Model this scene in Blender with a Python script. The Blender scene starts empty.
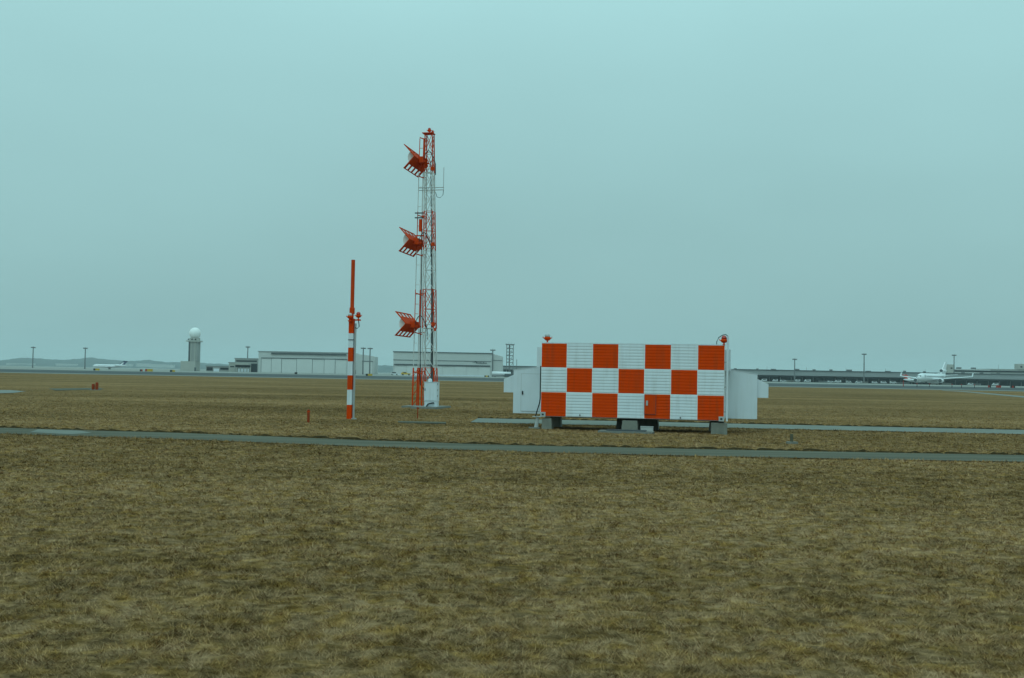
import bpy, math, random
import numpy as np
from mathutils import Vector, Matrix, Euler
R = math.radians
random.seed(7); rng = np.random.default_rng(11)
scene = bpy.context.scene
COL = scene.collection

# ------------------------------------------------------------------ camera
FPX, HCAM = 1098.0, 1.8
ROLL, PITCH = R(1.05), math.atan(35.5 / 1098.0)
cam_d = bpy.data.cameras.new('camera'); cam = bpy.data.objects.new('camera', cam_d); COL.objects.link(cam)
cam_d.sensor_width = 36.0; cam_d.lens = FPX / 1024.0 * 36.0
cam_d.clip_start = 0.1; cam_d.clip_end = 20000
cam.matrix_world = Matrix.Translation((0, 0, HCAM)) @ Matrix.Rotation(math.pi / 2 + PITCH, 4, 'X') @ Matrix.Rotation(ROLL, 4, 'Z')
scene.camera = cam

# ------------------------------------------------------------------ world, sun, exposure
SUN_EL, SUN_AZ = R(42), R(-158)          # azimuth measured from +Y towards +X (behind the viewer, a little left)
w = bpy.data.worlds.new('World'); scene.world = w; w.use_nodes = True
nt = w.node_tree; nt.nodes.clear()
def N(t, kind, **kw):
    n = t.nodes.new(kind)
    for k, v in kw.items(): setattr(n, k, v)
    return n
def mathn(t, op, a, b=None, c=None):
    n = N(t, 'ShaderNodeMath', operation=op)
    for i, v in enumerate((a, b, c)):
        if v is None: continue
        if isinstance(v, (int, float)): n.inputs[i].default_value = v
        else: t.links.new(v, n.inputs[i])
    return n.outputs[0]
wo = N(nt, 'ShaderNodeOutputWorld'); bg = N(nt, 'ShaderNodeBackground'); bg.inputs[1].default_value = 0.1
nt.links.new(bg.outputs[0], wo.inputs[0])
sky = N(nt, 'ShaderNodeTexSky', sky_type='NISHITA', sun_disc=False)
sky.sun_elevation = SUN_EL; sky.sun_rotation = SUN_AZ; sky.dust_density = 4.0; sky.air_density = 1.5
tc = N(nt, 'ShaderNodeTexCoord'); sep = N(nt, 'ShaderNodeSeparateXYZ')
nt.links.new(tc.outputs['Generated'], sep.inputs[0])
zc = mathn(nt, 'MAXIMUM', sep.outputs[2], 0.0)
rmp = N(nt, 'ShaderNodeValToRGB'); rmp.color_ramp.interpolation = 'CARDINAL'    # overcast: brighter overhead than at the horizon
nt.links.new(zc, rmp.inputs[0]); els = rmp.color_ramp.elements
for i_, (p_, v_) in enumerate(((0.0, 0.405), (0.07, 0.485), (0.16, 0.575), (0.26, 0.64), (0.36, 0.70), (0.6, 0.88), (1.0, 0.99))):
    e_ = els[0] if i_ == 0 else els[1] if i_ == 6 else els.new(p_)
    e_.position = p_; e_.color = (v_, v_, v_, 1)
lum = mathn(nt, 'MULTIPLY', rmp.outputs[0], 2.72)
nz = N(nt, 'ShaderNodeTexNoise'); nz.inputs['Scale'].default_value = 3.2; nz.inputs['Detail'].default_value = 3.0
wm = N(nt, 'ShaderNodeMapping'); wm.inputs['Scale'].default_value = (0.55, 0.8, 1.5); nt.links.new(tc.outputs['Generated'], wm.inputs[0]); nt.links.new(wm.outputs[0], nz.inputs['Vector'])
cl = mathn(nt, 'MULTIPLY_ADD', nz.outputs[0], 0.26, 0.87)
lum = mathn(nt, 'MULTIPLY', lum, cl)
oc = N(nt, 'ShaderNodeVectorMath', operation='SCALE'); oc.inputs[0].default_value = (2.38, 4.22, 4.30)
nt.links.new(lum, oc.inputs['Scale'])
mx = N(nt, 'ShaderNodeMix', data_type='RGBA'); mx.inputs[0].default_value = 0.96
nt.links.new(sky.outputs[0], mx.inputs[6]); nt.links.new(oc.outputs[0], mx.inputs[7])
nt.links.new(mx.outputs[2], bg.inputs[0])

sd = bpy.data.lights.new('sun', 'SUN'); so = bpy.data.objects.new('sun', sd); COL.objects.link(so)
sd.energy = 0.5; sd.angle = R(30); sd.color = (0.62, 0.97, 1.0)
sdir = Vector((math.sin(SUN_AZ) * math.cos(SUN_EL), math.cos(SUN_AZ) * math.cos(SUN_EL), math.sin(SUN_EL)))
so.rotation_euler = sdir.to_track_quat('Z', 'Y').to_euler(); so.location = (0, -20, 40)

vs = scene.view_settings
scene.display_settings.display_device = 'sRGB'
vs.view_transform = 'Standard'; vs.look = 'None'; vs.exposure = 0.0; vs.gamma = 1.0; vs.use_curve_mapping = False
cy = scene.cycles
cy.use_denoising = True; cy.max_bounces = 6; cy.diffuse_bounces = 3; cy.glossy_bounces = 2
cy.transmission_bounces = 3; cy.volume_bounces = 2; cy.transparent_max_bounces = 6; cy.sample_clamp_indirect = 8

# ------------------------------------------------------------------ surveying: sight lines of the photograph to places on the ground
def sight(px, py):
    dx, dy = px - 512.0, py - 339.0
    u = dx * math.cos(ROLL) + dy * math.sin(ROLL); v = -dx * math.sin(ROLL) + dy * math.cos(ROLL)
    return Vector((u, FPX * math.cos(PITCH) + v * math.sin(PITCH), -v * math.cos(PITCH) + FPX * math.sin(PITCH)))
def G(px, py, z=0.0):
    d = sight(px, py); t = (z - HCAM) / d.z
    return Vector((d.x * t, d.y * t, z))
def P(px, py, D):
    d = sight(px, py); t = D / d.y
    return Vector((d.x * t, D, HCAM + d.z * t))

# ------------------------------------------------------------------ materials
def mat(name, col, rough=0.6, var=0.12, scale=4.0, bump=0.0, metal=0.0, spec=0.3, streak=0.0, dirt=(0.16, 0.15, 0.12), stretch=(1, 1, 1)):
    m = bpy.data.materials.new(name); m.use_nodes = True; t = m.node_tree; b = t.nodes['Principled BSDF']
    b.inputs['Roughness'].default_value = rough; b.inputs['Metallic'].default_value = metal
    b.inputs['Specular IOR Level'].default_value = spec
    g = N(t, 'ShaderNodeNewGeometry'); mp = N(t, 'ShaderNodeMapping'); mp.inputs['Scale'].default_value = stretch
    t.links.new(g.outputs['Position'], mp.inputs[0])
    n = N(t, 'ShaderNodeTexNoise'); n.inputs['Scale'].default_value = scale; n.inputs['Detail'].default_value = 5
    t.links.new(mp.outputs[0], n.inputs['Vector'])
    k = mathn(t, 'MULTIPLY_ADD', n.outputs[0], 2 * var, 1 - var)
    v = N(t, 'ShaderNodeVectorMath', operation='SCALE'); v.inputs[0].default_value = col[:3]; t.links.new(k, v.inputs['Scale'])
    out = v.outputs[0]
    if streak > 0:
        mp2 = N(t, 'ShaderNodeMapping'); mp2.inputs['Scale'].default_value = (7, 7, 0.7)
        t.links.new(g.outputs['Position'], mp2.inputs[0])
        n2 = N(t, 'ShaderNodeTexNoise'); n2.inputs['Scale'].default_value = 1.0; n2.inputs['Detail'].default_value = 6
        t.links.new(mp2.outputs[0], n2.inputs['Vector'])
        mr = N(t, 'ShaderNodeMapRange'); mr.inputs[1].default_value = 0.5; mr.inputs[2].default_value = 0.8; mr.inputs[4].default_value = streak
        t.links.new(n2.outputs[0], mr.inputs[0])
        mm = N(t, 'ShaderNodeMix', data_type='RGBA'); mm.inputs[7].default_value = (*dirt, 1)
        t.links.new(mr.outputs[0], mm.inputs[0]); t.links.new(out, mm.inputs[6]); out = mm.outputs[2]
    t.links.new(out, b.inputs['Base Color'])
    if bump:
        bp = N(t, 'ShaderNodeBump'); bp.inputs['Strength'].default_value = bump; bp.inputs['Distance'].default_value = 0.02
        t.links.new(n.outputs[0], bp.inputs['Height']); t.links.new(bp.outputs[0], b.inputs['Normal'])
    return m

ORANGE = mat('orange_paint', (0.68, 0.052, 0.002), 0.7, 0.08, 2.5, spec=0.04, streak=0.45, dirt=(0.30, 0.055, 0.02))
WHITE = mat('white_paint', (0.66, 0.70, 0.74), 0.5, 0.06, 2.5, streak=0.4, dirt=(0.42, 0.42, 0.40))
CREAM = mat('grey_white_paint', (0.64, 0.68, 0.72), 0.5, 0.06, 2.0, streak=0.22, dirt=(0.35, 0.34, 0.3))
MAST_O = mat('mast_orange_paint', (0.58, 0.054, 0.008), 0.7, 0.15, 3, spec=0.04, streak=0.3, dirt=(0.2, 0.05, 0.03))
MAST_W = mat('mast_white_paint', (0.62, 0.62, 0.60), 0.55, 0.15, 3, streak=0.35, dirt=(0.25, 0.24, 0.22))
GALV = mat('galvanised_steel', (0.42, 0.43, 0.43), 0.45, 0.15, 6, metal=0.4)
DARK = mat('black_rubber', (0.02, 0.022, 0.024), 0.6, 0.2, 8)
CONC = mat('pier_concrete', (0.21, 0.205, 0.175), 0.9, 0.25, 5, bump=0.3, streak=0.6, dirt=(0.12, 0.12, 0.1))
SLAB = mat('slab_concrete', (0.20, 0.20, 0.18), 0.9, 0.3, 4, bump=0.3)
PATH = mat('path_concrete', (0.20, 0.20, 0.175), 1.0, 0.25, 0.9, bump=0.3, spec=0.03)
ROAD = mat('old_asphalt', (0.125, 0.115, 0.088), 1.0, 0.6, 1.4, bump=0.4, spec=0.03, stretch=(0.14, 2.0, 1))
TARMAC = mat('runway_asphalt', (0.095, 0.10, 0.10), 1.0, 0.15, 0.03, spec=0.03, stretch=(0.15, 1, 1))
APRON = mat('apron_concrete', (0.27, 0.26, 0.235), 1.0, 0.12, 0.03, spec=0.03)
PALE = mat('shoulder_concrete', (0.22, 0.22, 0.20), 1.0, 0.15, 0.08, spec=0.03)
RADOME = mat('fibreglass_radome', (0.72, 0.73, 0.72), 0.4, 0.04, 3)
GLASSRED = mat('red_lamp_glass', (0.42, 0.025, 0.012), 0.12, 0.1, 10, spec=0.6)
CLEAR = mat('frosted_lamp_glass', (0.45, 0.47, 0.47), 0.15, 0.1, 10, spec=0.6)
WALLG = mat('hangar_cladding', (0.50, 0.50, 0.48), 0.6, 0.06, 0.15, streak=0.15)
DOORG = mat('hangar_door_sheet', (0.58, 0.58, 0.56), 0.6, 0.06, 0.2, streak=0.15)
DARKT = mat('dark_trim', (0.06, 0.07, 0.075), 0.5, 0.15, 0.3)
CONCT = mat('tower_concrete', (0.40, 0.39, 0.35), 0.9, 0.1, 0.3, streak=0.2)
CONCD = mat('tower_shaft_concrete', (0.30, 0.30, 0.28), 0.9, 0.1, 0.3, streak=0.2)
ROOFG = mat('metal_roof', (0.27, 0.28, 0.28), 0.5, 0.08, 0.1)
GLASS = mat('dark_window_glass', (0.010, 0.014, 0.017), 0.35, 0.3, 0.2, spec=0.12)
STEEL = mat('grey_mast_steel', (0.16, 0.165, 0.165), 0.5, 0.1, 0.5, metal=0.2)
PLANEW = mat('aircraft_white', (0.72, 0.73, 0.74), 0.3, 0.03, 0.3, spec=0.5)
PLANEG = mat('aircraft_grey', (0.35, 0.36, 0.37), 0.4, 0.05, 0.3)
NAVY = mat('aircraft_navy', (0.03, 0.05, 0.12), 0.35, 0.05, 0.3, spec=0.5)
REDP = mat('aircraft_red', (0.65, 0.04, 0.02), 0.35, 0.05, 0.3, spec=0.5)
YELLOW = mat('sign_yellow', (0.55, 0.34, 0.03), 0.5, 0.08, 1.0)
SIGNR = mat('sign_red', (0.38, 0.035, 0.02), 0.5, 0.08, 1.0)
SIGNK = mat('sign_black', (0.02, 0.02, 0.02), 0.5, 0.08, 1.0)
OLIVE = mat('weathered_post', (0.10, 0.09, 0.06), 0.9, 0.3, 8)
HILLM = mat('wooded_hill', (0.025, 0.035, 0.03), 1.0, 0.5, 0.01, spec=0.02)
VEHW = mat('vehicle_white', (0.52, 0.53, 0.53), 0.4, 0.05, 1.0)
VEHB = mat('vehicle_blue', (0.10, 0.16, 0.26), 0.4, 0.05, 1.0)
FADED = mat('faded_orange_paint', (0.28, 0.045, 0.015), 0.7, 0.15, 8, spec=0.1)
GREY = mat('grey_box_paint', (0.42, 0.43, 0.42), 0.6, 0.08, 3)

def grass_material(name, blades):
    m = bpy.data.materials.new(name); m.use_nodes = True; t = m.node_tree; b = t.nodes['Principled BSDF']
    b.inputs['Roughness'].default_value = 0.9; b.inputs['Specular IOR Level'].default_value = 0.02
    g = N(t, 'ShaderNodeNewGeometry')
    def noise(scale, det=4, stretch=(1, 1, 0.2)):
        mp = N(t, 'ShaderNodeMapping'); mp.inputs['Scale'].default_value = stretch
        t.links.new(g.outputs['Position'], mp.inputs[0])
        n = N(t, 'ShaderNodeTexNoise'); n.inputs['Scale'].default_value = scale; n.inputs['Detail'].default_value = det
        t.links.new(mp.outputs[0], n.inputs['Vector']); return n.outputs[0]
    ramp = N(t, 'ShaderNodeValToRGB')
    big, mid, fine = noise(0.11, 5, (0.30, 1, .2)), noise(1.6, 4, (0.8, 1, .2)), noise(11, 4, (0.7, 1, .2))
    s = mathn(t, 'MULTIPLY', big, 0.50); s = mathn(t, 'MULTIPLY_ADD', mid, 0.40, s); s = mathn(t, 'MULTIPLY_ADD', fine, 0.52, s)
    if blades:
        at = N(t, 'ShaderNodeAttribute', attribute_name='tint'); s = mathn(t, 'MULTIPLY_ADD', at.outputs['Fac'], 0.34, s)
        s = mathn(t, 'SUBTRACT', s, 0.15)
    s = mathn(t, 'SUBTRACT', s, 0.10)
    t.links.new(s, ramp.inputs[0])
    cr = ramp.color_ramp; kk = 1.0 if blades else 0.80  # bare turf colour darkened to stand in for self-shadow among the blades
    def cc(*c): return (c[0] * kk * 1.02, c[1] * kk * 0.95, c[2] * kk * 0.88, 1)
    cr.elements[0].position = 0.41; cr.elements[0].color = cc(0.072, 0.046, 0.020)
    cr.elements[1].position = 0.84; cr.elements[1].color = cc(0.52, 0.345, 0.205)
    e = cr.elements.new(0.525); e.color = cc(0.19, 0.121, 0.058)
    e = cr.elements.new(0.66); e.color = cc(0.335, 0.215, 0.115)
    # straw grey against russet patches
    hue = N(t, 'ShaderNodeMapRange'); hue.inputs[1].default_value = 0.42; hue.inputs[2].default_value = 0.68; t.links.new(noise(4.5, 5), hue.inputs[0])
    hm_ = N(t, 'ShaderNodeMix', data_type='RGBA', blend_type='MULTIPLY'); hm_.inputs[7].default_value = (0.96, 0.87, 0.52, 1)
    t.links.new(hue.outputs[0], hm_.inputs[0]); t.links.new(ramp.outputs[0], hm_.inputs[6])
    colour = hm_.outputs[2]
    if not blades:
        dk = N(t, 'ShaderNodeMapRange'); dk.inputs[1].default_value = 0.3; dk.inputs[2].default_value = 0.7; dk.inputs[3].default_value = 0.5; dk.inputs[4].default_value = 1.4; t.links.new(noise(9.0, 6, (0.7, 1, .2)), dk.inputs[0])
        v = N(t, 'ShaderNodeVectorMath', operation='SCALE'); t.links.new(colour, v.inputs[0]); t.links.new(dk.outputs[0], v.inputs['Scale'])
        t.links.new(v.outputs[0], b.inputs['Base Color'])
        bp = N(t, 'ShaderNodeBump'); bp.inputs['Strength'].default_value = 0.9; bp.inputs['Distance'].default_value = 0.06
        t.links.new(noise(24, 5), bp.inputs['Height']); t.links.new(bp.outputs[0], b.inputs['Normal'])
    else:
        t.links.new(colour, b.inputs['Base Color'])
    return m
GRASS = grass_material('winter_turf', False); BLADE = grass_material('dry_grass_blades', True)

# ------------------------------------------------------------------ object helpers
def props(o, label=None, cat=None, group=None, kind=None):
    if label: o['label'] = label
    if cat: o['category'] = cat
    if group: o['group'] = group
    if kind: o['kind'] = kind
    return o
def thing(name, label, cat, loc=(0, 0, 0), rz=0.0, group=None):
    o = bpy.data.objects.new(name, None); COL.objects.link(o); o.location = loc; o.rotation_euler = (0, 0, rz)
    o.empty_display_size = 0.2
    return props(o, label, cat, group)
def link(name, me, parent=None):
    o = bpy.data.objects.new(name, me); COL.objects.link(o); o.parent = parent; return o
class MB:
    def __init__(s): s.v = []; s.f = []
    def add(s, vs_, fs_):
        k = len(s.v); s.v += [tuple(p) for p in vs_]; s.f += [tuple(i + k for i in f) for f in fs_]; return s
    def box(s, x0, x1, y0, y1, z0, z1):
        return s.add([(x0, y0, z0), (x1, y0, z0), (x1, y1, z0), (x0, y1, z0), (x0, y0, z1), (x1, y0, z1), (x1, y1, z1), (x0, y1, z1)],
                     [(0, 3, 2, 1), (4, 5, 6, 7), (0, 1, 5, 4), (1, 2, 6, 5), (2, 3, 7, 6), (3, 0, 4, 7)])
    def prism(s, prof, frm):            # prof: list of 2D points; frm(p, t) -> 3D at end t in (0, 1)
        n = len(prof)
        return s.add([frm(p, 0) for p in prof] + [frm(p, 1) for p in prof],
                     [tuple(range(n - 1, -1, -1)), tuple(range(n, 2 * n))] + [(i, (i + 1) % n, n + (i + 1) % n, n + i) for i in range(n)])
    def tube(s, pts, r, n=6):
        pts = [Vector(p) for p in pts]; m = len(pts); rs = r if isinstance(r, (list, tuple)) else [r] * m
        vs_, fs_ = [], []
        for i, p in enumerate(pts):
            d = (pts[min(i + 1, m - 1)] - pts[max(i - 1, 0)]).normalized()
            a = d.cross(Vector((0, 0, 1)) if abs(d.z) < 0.9 else Vector((1, 0, 0))).normalized(); b = d.cross(a)
            for k in range(n):
                t = 2 * math.pi * k / n; vs_.append(p + (a * math.cos(t) + b * math.sin(t)) * rs[i])
        for i in range(m - 1):
            for k in range(n): fs_.append((i * n + k, i * n + (k + 1) % n, (i + 1) * n + (k + 1) % n, (i + 1) * n + k))
        fs_.append(tuple(range(n - 1, -1, -1))); fs_.append(tuple((m - 1) * n + k for k in range(n)))
        return s.add(vs_, fs_)
    def lathe(s, prof, n=16, axis='z', c=(0, 0, 0)):   # prof: (r, h)
        vs_, fs_ = [], []
        for r, h in prof:
            for k in range(n):
                t = 2 * math.pi * k / n; x, y = r * math.cos(t), r * math.sin(t)
                q = (x, y, h) if axis == 'z' else (h, x, y)
                vs_.append((q[0] + c[0], q[1] + c[1], q[2] + c[2]))
        for i in range(len(prof) - 1):
            for k in range(n): fs_.append((i * n + k, i * n + (k + 1) % n, (i + 1) * n + (k + 1) % n, (i + 1) * n + k))
        fs_.append(tuple(range(n - 1, -1, -1))); fs_.append(tuple((len(prof) - 1) * n + k for k in range(n)))
        return s.add(vs_, fs_)
    def mesh(s, name, m, smooth=False):
        me = bpy.data.meshes.new(name); me.from_pydata(s.v, [], s.f); me.materials.append(m)
        if smooth: me.polygons.foreach_set('use_smooth', [True] * len(me.polygons))
        me.validate(); me.update(); return me
    def build(s, name, m, parent=None, smooth=False): return link(name, s.mesh(name, m, smooth), parent)
def boxo(name, m, parent, *b): return MB().box(*b).build(name, m, parent)
def recalc(o):
    import bmesh
    bm = bmesh.new(); bm.from_mesh(o.data); bmesh.ops.recalc_face_normals(bm, faces=bm.faces); bm.to_mesh(o.data); bm.free(); return o
_bars = {}
def bar(name, m, parent, a, b, r, n=6):
    key = (m.name, n)
    if key not in _bars: _bars[key] = MB().lathe([(1, 0), (1, 1)], n).mesh('bar', m)
    a, b = Vector(a), Vector(b); d = b - a
    o = link(name, _bars[key], parent)
    q = d.to_track_quat('Z', 'Y')
    o.rotation_mode = 'QUATERNION'; o.rotation_quaternion = q; o.location = a; o.scale = (r, r, d.length)
    return o
def copy_tree(o, parent=None):
    c = o.copy(); COL.objects.link(c); c.parent = parent
    for ch in list(o.children): copy_tree(ch, c)
    return c
def struct(o): o['kind'] = 'structure'; return o

# ------------------------------------------------------------------ value noise for geometry
def vnoise(x, y, seed=0):
    xi, yi = np.floor(x).astype(np.int64), np.floor(y).astype(np.int64); fx, fy = x - xi, y - yi
    fx, fy = fx * fx * (3 - 2 * fx), fy * fy * (3 - 2 * fy)
    def h(a, b):
        n = (a * 374761393 + b * 668265263 + seed * 1442695041) & 0x7fffffff
        n = ((n ^ (n >> 13)) * 1274126177) & 0x7fffffff
        return ((n ^ (n >> 16)) & 0xffff) / 65535.0
    return (h(xi, yi) * (1 - fx) + h(xi + 1, yi) * fx) * (1 - fy) + (h(xi, yi + 1) * (1 - fx) + h(xi + 1, yi + 1) * fx) * fy

# ------------------------------------------------------------------ paved strips, as survey lines of near and far edges
def strip(far, near):
    return [G(*p) for p in far] + [G(*p) for p in reversed(near)]
far1 = [(-90, 425.5), (0, 428.0), (90, 430.6), (180, 433.2), (260, 436.4), (380, 441.0), (510, 445.4), (640, 448.2), (760, 450.6), (900, 453.2), (1024, 455.4), (1120, 457)]
near1 = [(-90, 431.5), (0, 434.2), (90, 436.8), (180, 439.6), (260, 442.8), (380, 447.4), (510, 451.9), (640, 455.0), (760, 457.6), (900, 460.2), (1024, 462.2), (1120, 464)]
far2 = [(478, 418.4), (560, 420.0), (660, 422.2), (760, 424.4), (900, 427.4), (1024, 430.2), (1120, 432.3)]
near2 = [(470, 422.6), (560, 424.6), (660, 426.6), (760, 428.8), (900, 431.8), (1024, 434.6), (1120, 436.8)]
poly1, poly2 = strip(far1, near1), strip(far2, near2)
pad_l = [G(-40, 389.8), G(10, 390.2), G(26, 391.4), G(14, 393.0), G(-40, 394.5)]
pad_m = [G(48, 388.6), G(100, 388.0), G(104, 389.4), G(56, 390.6)]
diag = [G(942, 390.2), G(965, 391.2), G(1024, 396.2), G(1110, 405.5), G(1110, 407.5), G(1024, 397.7), G(965, 392.1), G(942, 390.6)]
drain = [G(398, 422.3), G(446, 423.3), G(446, 424.4), G(398, 423.4)]
def sheet(name, poly, z, m):
    return struct(MB().add([(p.x, p.y, z) for p in poly], [tuple(range(len(poly)))]).build(name, m))
def quadstrip(name, far, near, z, m):
    a = [G(*p) for p in far]; b = [G(*p) for p in near]; n = len(a)
    return struct(recalc(MB().add([(p.x, p.y, z) for p in a] + [(p.x, p.y, z) for p in b], [(i, i + 1, n + i + 1, n + i) for i in range(n - 1)]).build(name, m)))
quadstrip('service_road', far1, near1, 0.012, ROAD)
quadstrip('footpath', far2, near2, 0.012, PATH)
sheet('paved_pad', pad_l, 0.012, PALE); sheet('paved_pad', pad_m, 0.012, ROAD); sheet('taxi_path', diag, 0.012, PALE)
# the pale worn patch at one end of the road
sheet('road_patch', [G(38, 429.9), G(80, 431.2), G(92, 433.4), G(70, 434.8), G(30, 432.6)], 0.016, PATH)
for nm, y0, y1, z, m in (('shoulder', 262, 292, 0.012, PALE), ('runway', 292, 500, 0.020, TARMAC), ('apron', 500, 4600, 0.028, APRON)):
    struct(MB().add([(-1600, y0, z), (1600, y0, z), (1600, y1, z), (-1600, y1, z)], [(0, 1, 2, 3)]).build(nm, m))

SOIL = mat('dark_turf_edge', (0.065, 0.045, 0.022), 1.0, 0.5, 9, spec=0.02)
def turf_edge(far):
    pts = [G(*p) for p in far]; out_ = []
    for a, b in zip(pts[:-1], pts[1:]):
        k = max(2, int((b - a).length / 0.13)); out_ += [a.lerp(b, i / k) for i in range(k)]
    vs_, fs_ = [], []; off = 0.0
    for i, p in enumerate(out_):
        off = 0.85 * off + random.uniform(-0.025, 0.025); h_ = 0.052 + random.uniform(-0.032, 0.028)
        vs_ += [(p.x, p.y - 0.03 + off, -0.02), (p.x, p.y - 0.01 + off + random.uniform(-.01, .01), h_), (p.x, p.y + 0.22 + off, h_ + 0.005), (p.x, p.y + 0.75, -0.015)]
    for i in range(len(out_) - 1):
        for k in range(3): fs_.append((i * 4 + k, i * 4 + 4 + k, i * 4 + 5 + k, i * 4 + 1 + k))
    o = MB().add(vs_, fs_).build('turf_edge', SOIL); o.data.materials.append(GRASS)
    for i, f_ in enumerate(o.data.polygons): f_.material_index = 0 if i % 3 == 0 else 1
    struct(o)
turf_edge(far1); turf_edge(far2)
def inside(x, y, poly):
    c = np.zeros(x.shape, bool); n = len(poly)
    for i in range(n):
        a, b = poly[i], poly[(i + 1) % n]
        if a.y == b.y: continue
        k = ((a.y > y) != (b.y > y)) & (x < (b.x - a.x) * (y - a.y) / (b.y - a.y) + a.x); c ^= k
    return c
def edge_dist(x, y, line):
    d = np.full(x.shape, 1e9)
    for a, b in zip(line[:-1], line[1:]):
        ex, ey = b.x - a.x, b.y - a.y; t = np.clip(((x - a.x) * ex + (y - a.y) * ey) / (ex * ex + ey * ey), 0, 1)
        d = np.minimum(d, np.hypot(x - a.x - t * ex, y - a.y - t * ey))
    return d

def ground_height(x, y):
    r = np.hypot(x, y)
    h = 0.040 * (vnoise(x / 0.15, y / 0.12, 3) - 0.6) + 0.022 * (vnoise(x / 0.5, y / 0.45, 5) - 0.5) + 0.04 * (vnoise(x / 3.1, y / 3.1, 8) - 0.5)
    msk = np.clip((95 - r) / 30, 0, 1); lip = np.zeros_like(r)
    for poly, nf in ((poly1, len(far1)), (poly2, len(far2))):
        e = edge_dist(x, y, poly + [poly[0]]); ins = inside(x, y, poly)
        msk = np.where(ins, 0, msk * np.clip(e / 0.15, 0, 1))
        ef = edge_dist(x, y, poly[:nf]); lip += np.where(ins, 0, 0.055 * np.clip(ef / 0.10, 0, 1) * np.clip((1.0 - ef) / 0.9, 0, 1))
    return h * msk + lip - 0.012 * (1 - msk)
# ground: one sheet from underfoot to the horizon, finer close by
rr = np.concatenate([np.geomspace(0.8, 4.8, 12), np.geomspace(5.0, 60, 560), np.geomspace(61, 120, 50), np.geomspace(126, 11000, 38)])
th = np.concatenate([np.linspace(-36, 36, 330), np.linspace(38, 322, 72)]) * math.pi / 180
TT, RR = np.meshgrid(th, rr); gx, gy = RR * np.sin(TT), RR * np.cos(TT); gz = ground_height(gx, gy)
nr, na = gx.shape
verts = np.stack([gx, gy, gz], -1).reshape(-1, 3); verts = np.vstack([verts, [[0, 0, 0]]])
ii, jj = np.meshgrid(np.arange(nr - 1), np.arange(na), indexing='ij'); j2 = (jj + 1) % na
fq = np.stack([ii * na + jj, ii * na + j2, (ii + 1) * na + j2, (ii + 1) * na + jj], -1).reshape(-1, 4)
faces = fq.tolist() + [(nr * na, (j + 1) % na, j) for j in range(na)]
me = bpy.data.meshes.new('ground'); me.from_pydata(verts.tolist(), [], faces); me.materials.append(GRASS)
me.polygons.foreach_set('use_smooth', [True] * len(me.polygons)); me.update()
go = struct(link('ground', me))

# ------------------------------------------------------------------ shelter (checkered equipment container)
SL, SR = P(540.5, 416.2, 36.7), P(724.0, 420.0, 35.5)
S_LEN = math.hypot(SR.x - SL.x, SR.y - SL.y); S_RZ = math.atan2(SR.y - SL.y, SR.x - SL.x)
ZB, ZT, DEP = 0.43, 2.87, 2.44
SH = thing('equipment_shelter', 'orange and white checkered metal equipment shelter raised on concrete piers', 'equipment shelter', (SL.x, SL.y, 0), S_RZ)
def sh(x, y, z=0):      # shelter frame to world
    c, s = math.cos(S_RZ), math.sin(S_RZ); return Vector((SL.x + c * x - s * y, SL.y + s * x + c * y, z))
L = S_LEN
boxo('body', mat('trim_white', (0.84, 0.86, 0.84), 0.5, 0.05, 2), SH, 0.0, L, -0.004, DEP, ZB + 0.004, ZT - 0.012)
boxo('underframe', DARKT, SH, 0.05, L - 0.05, 0.3, DEP - 0.05, ZB - 0.03, ZB + 0.002)
boxo('roof', WHITE, SH, -0.005, L + 0.005, -0.012, DEP + 0.02, ZT - 0.008, ZT + 0.025)
def rib_panel(w_, h_, n, d, t=-0.0045):
    prof = []; p = h_ / n
    for i in range(n):
        z = i * p; prof += [(-0.006, z + 0.001), (-d, z + p * 0.22), (-d * 0.80, z + p * 0.6), (-0.006, z + p * 0.98)]
    prof.append((t, h_)); prof.append((t, 0))
    return MB().prism(prof, lambda q, e: (w_ * e, q[0], q[1]))
PW, PH = L / 7, (ZT - ZB) / 3
pm_o = rib_panel(PW - 0.020, PH - 0.016, 8, 0.014).mesh('wall_panel', ORANGE); pm_w = rib_panel(PW - 0.020, PH - 0.016, 8, 0.014).mesh('wall_panel', WHITE)
for r_ in range(3):
    for c_ in range(7):
        o = link('wall_panel', pm_o if (r_ + c_) % 2 == 0 else pm_w, SH); o.location = (c_ * PW + 0.010, 0.0, ZB + r_ * PH + 0.008); recalc(o) if r_ == 0 and c_ < 2 else None
dx0 = 4 * PW + 0.02
hatch = boxo('hatch', ORANGE, SH, dx0, dx0 + 0.36, -0.05, -0.028, ZB + 0.16, ZB + PH - 0.03)
for b in ((dx0 - 0.012, dx0, ZB + 0.15, ZB + PH - 0.02), (dx0 + 0.36, dx0 + 0.372, ZB + 0.15, ZB + PH - 0.02), (dx0, dx0 + 0.36, ZB + 0.147, ZB + 0.159), (dx0, dx0 + 0.36, ZB + PH - 0.03, ZB + PH - 0.02)):
    boxo('seal', DARKT, hatch, b[0], b[1], -0.044, -0.03, b[2], b[3])
MB().box(dx0 + 0.05, dx0 + 0.11, -0.085, -0.052, ZB + 0.44, ZB + 0.60).build('handle', GALV, hatch)
for x in (0.0, L - 0.17):
    cf = MB().box(x, x + 0.17, -0.055, 0.03, ZB - 0.015, ZB + 0.14).build('corner_fitting', GREY, SH)
    MB().box(x + 0.05, x + 0.12, -0.06, -0.053, ZB + 0.03, ZB + 0.09).build('slot', DARK, cf)
for x in (1.33, 4.62):
    MB().lathe([(0.018, 0), (0.018, 0.05)], 8, 'z', (x, -0.05, ZB + 0.04)).build('drain_plug', DARK, SH)
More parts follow.
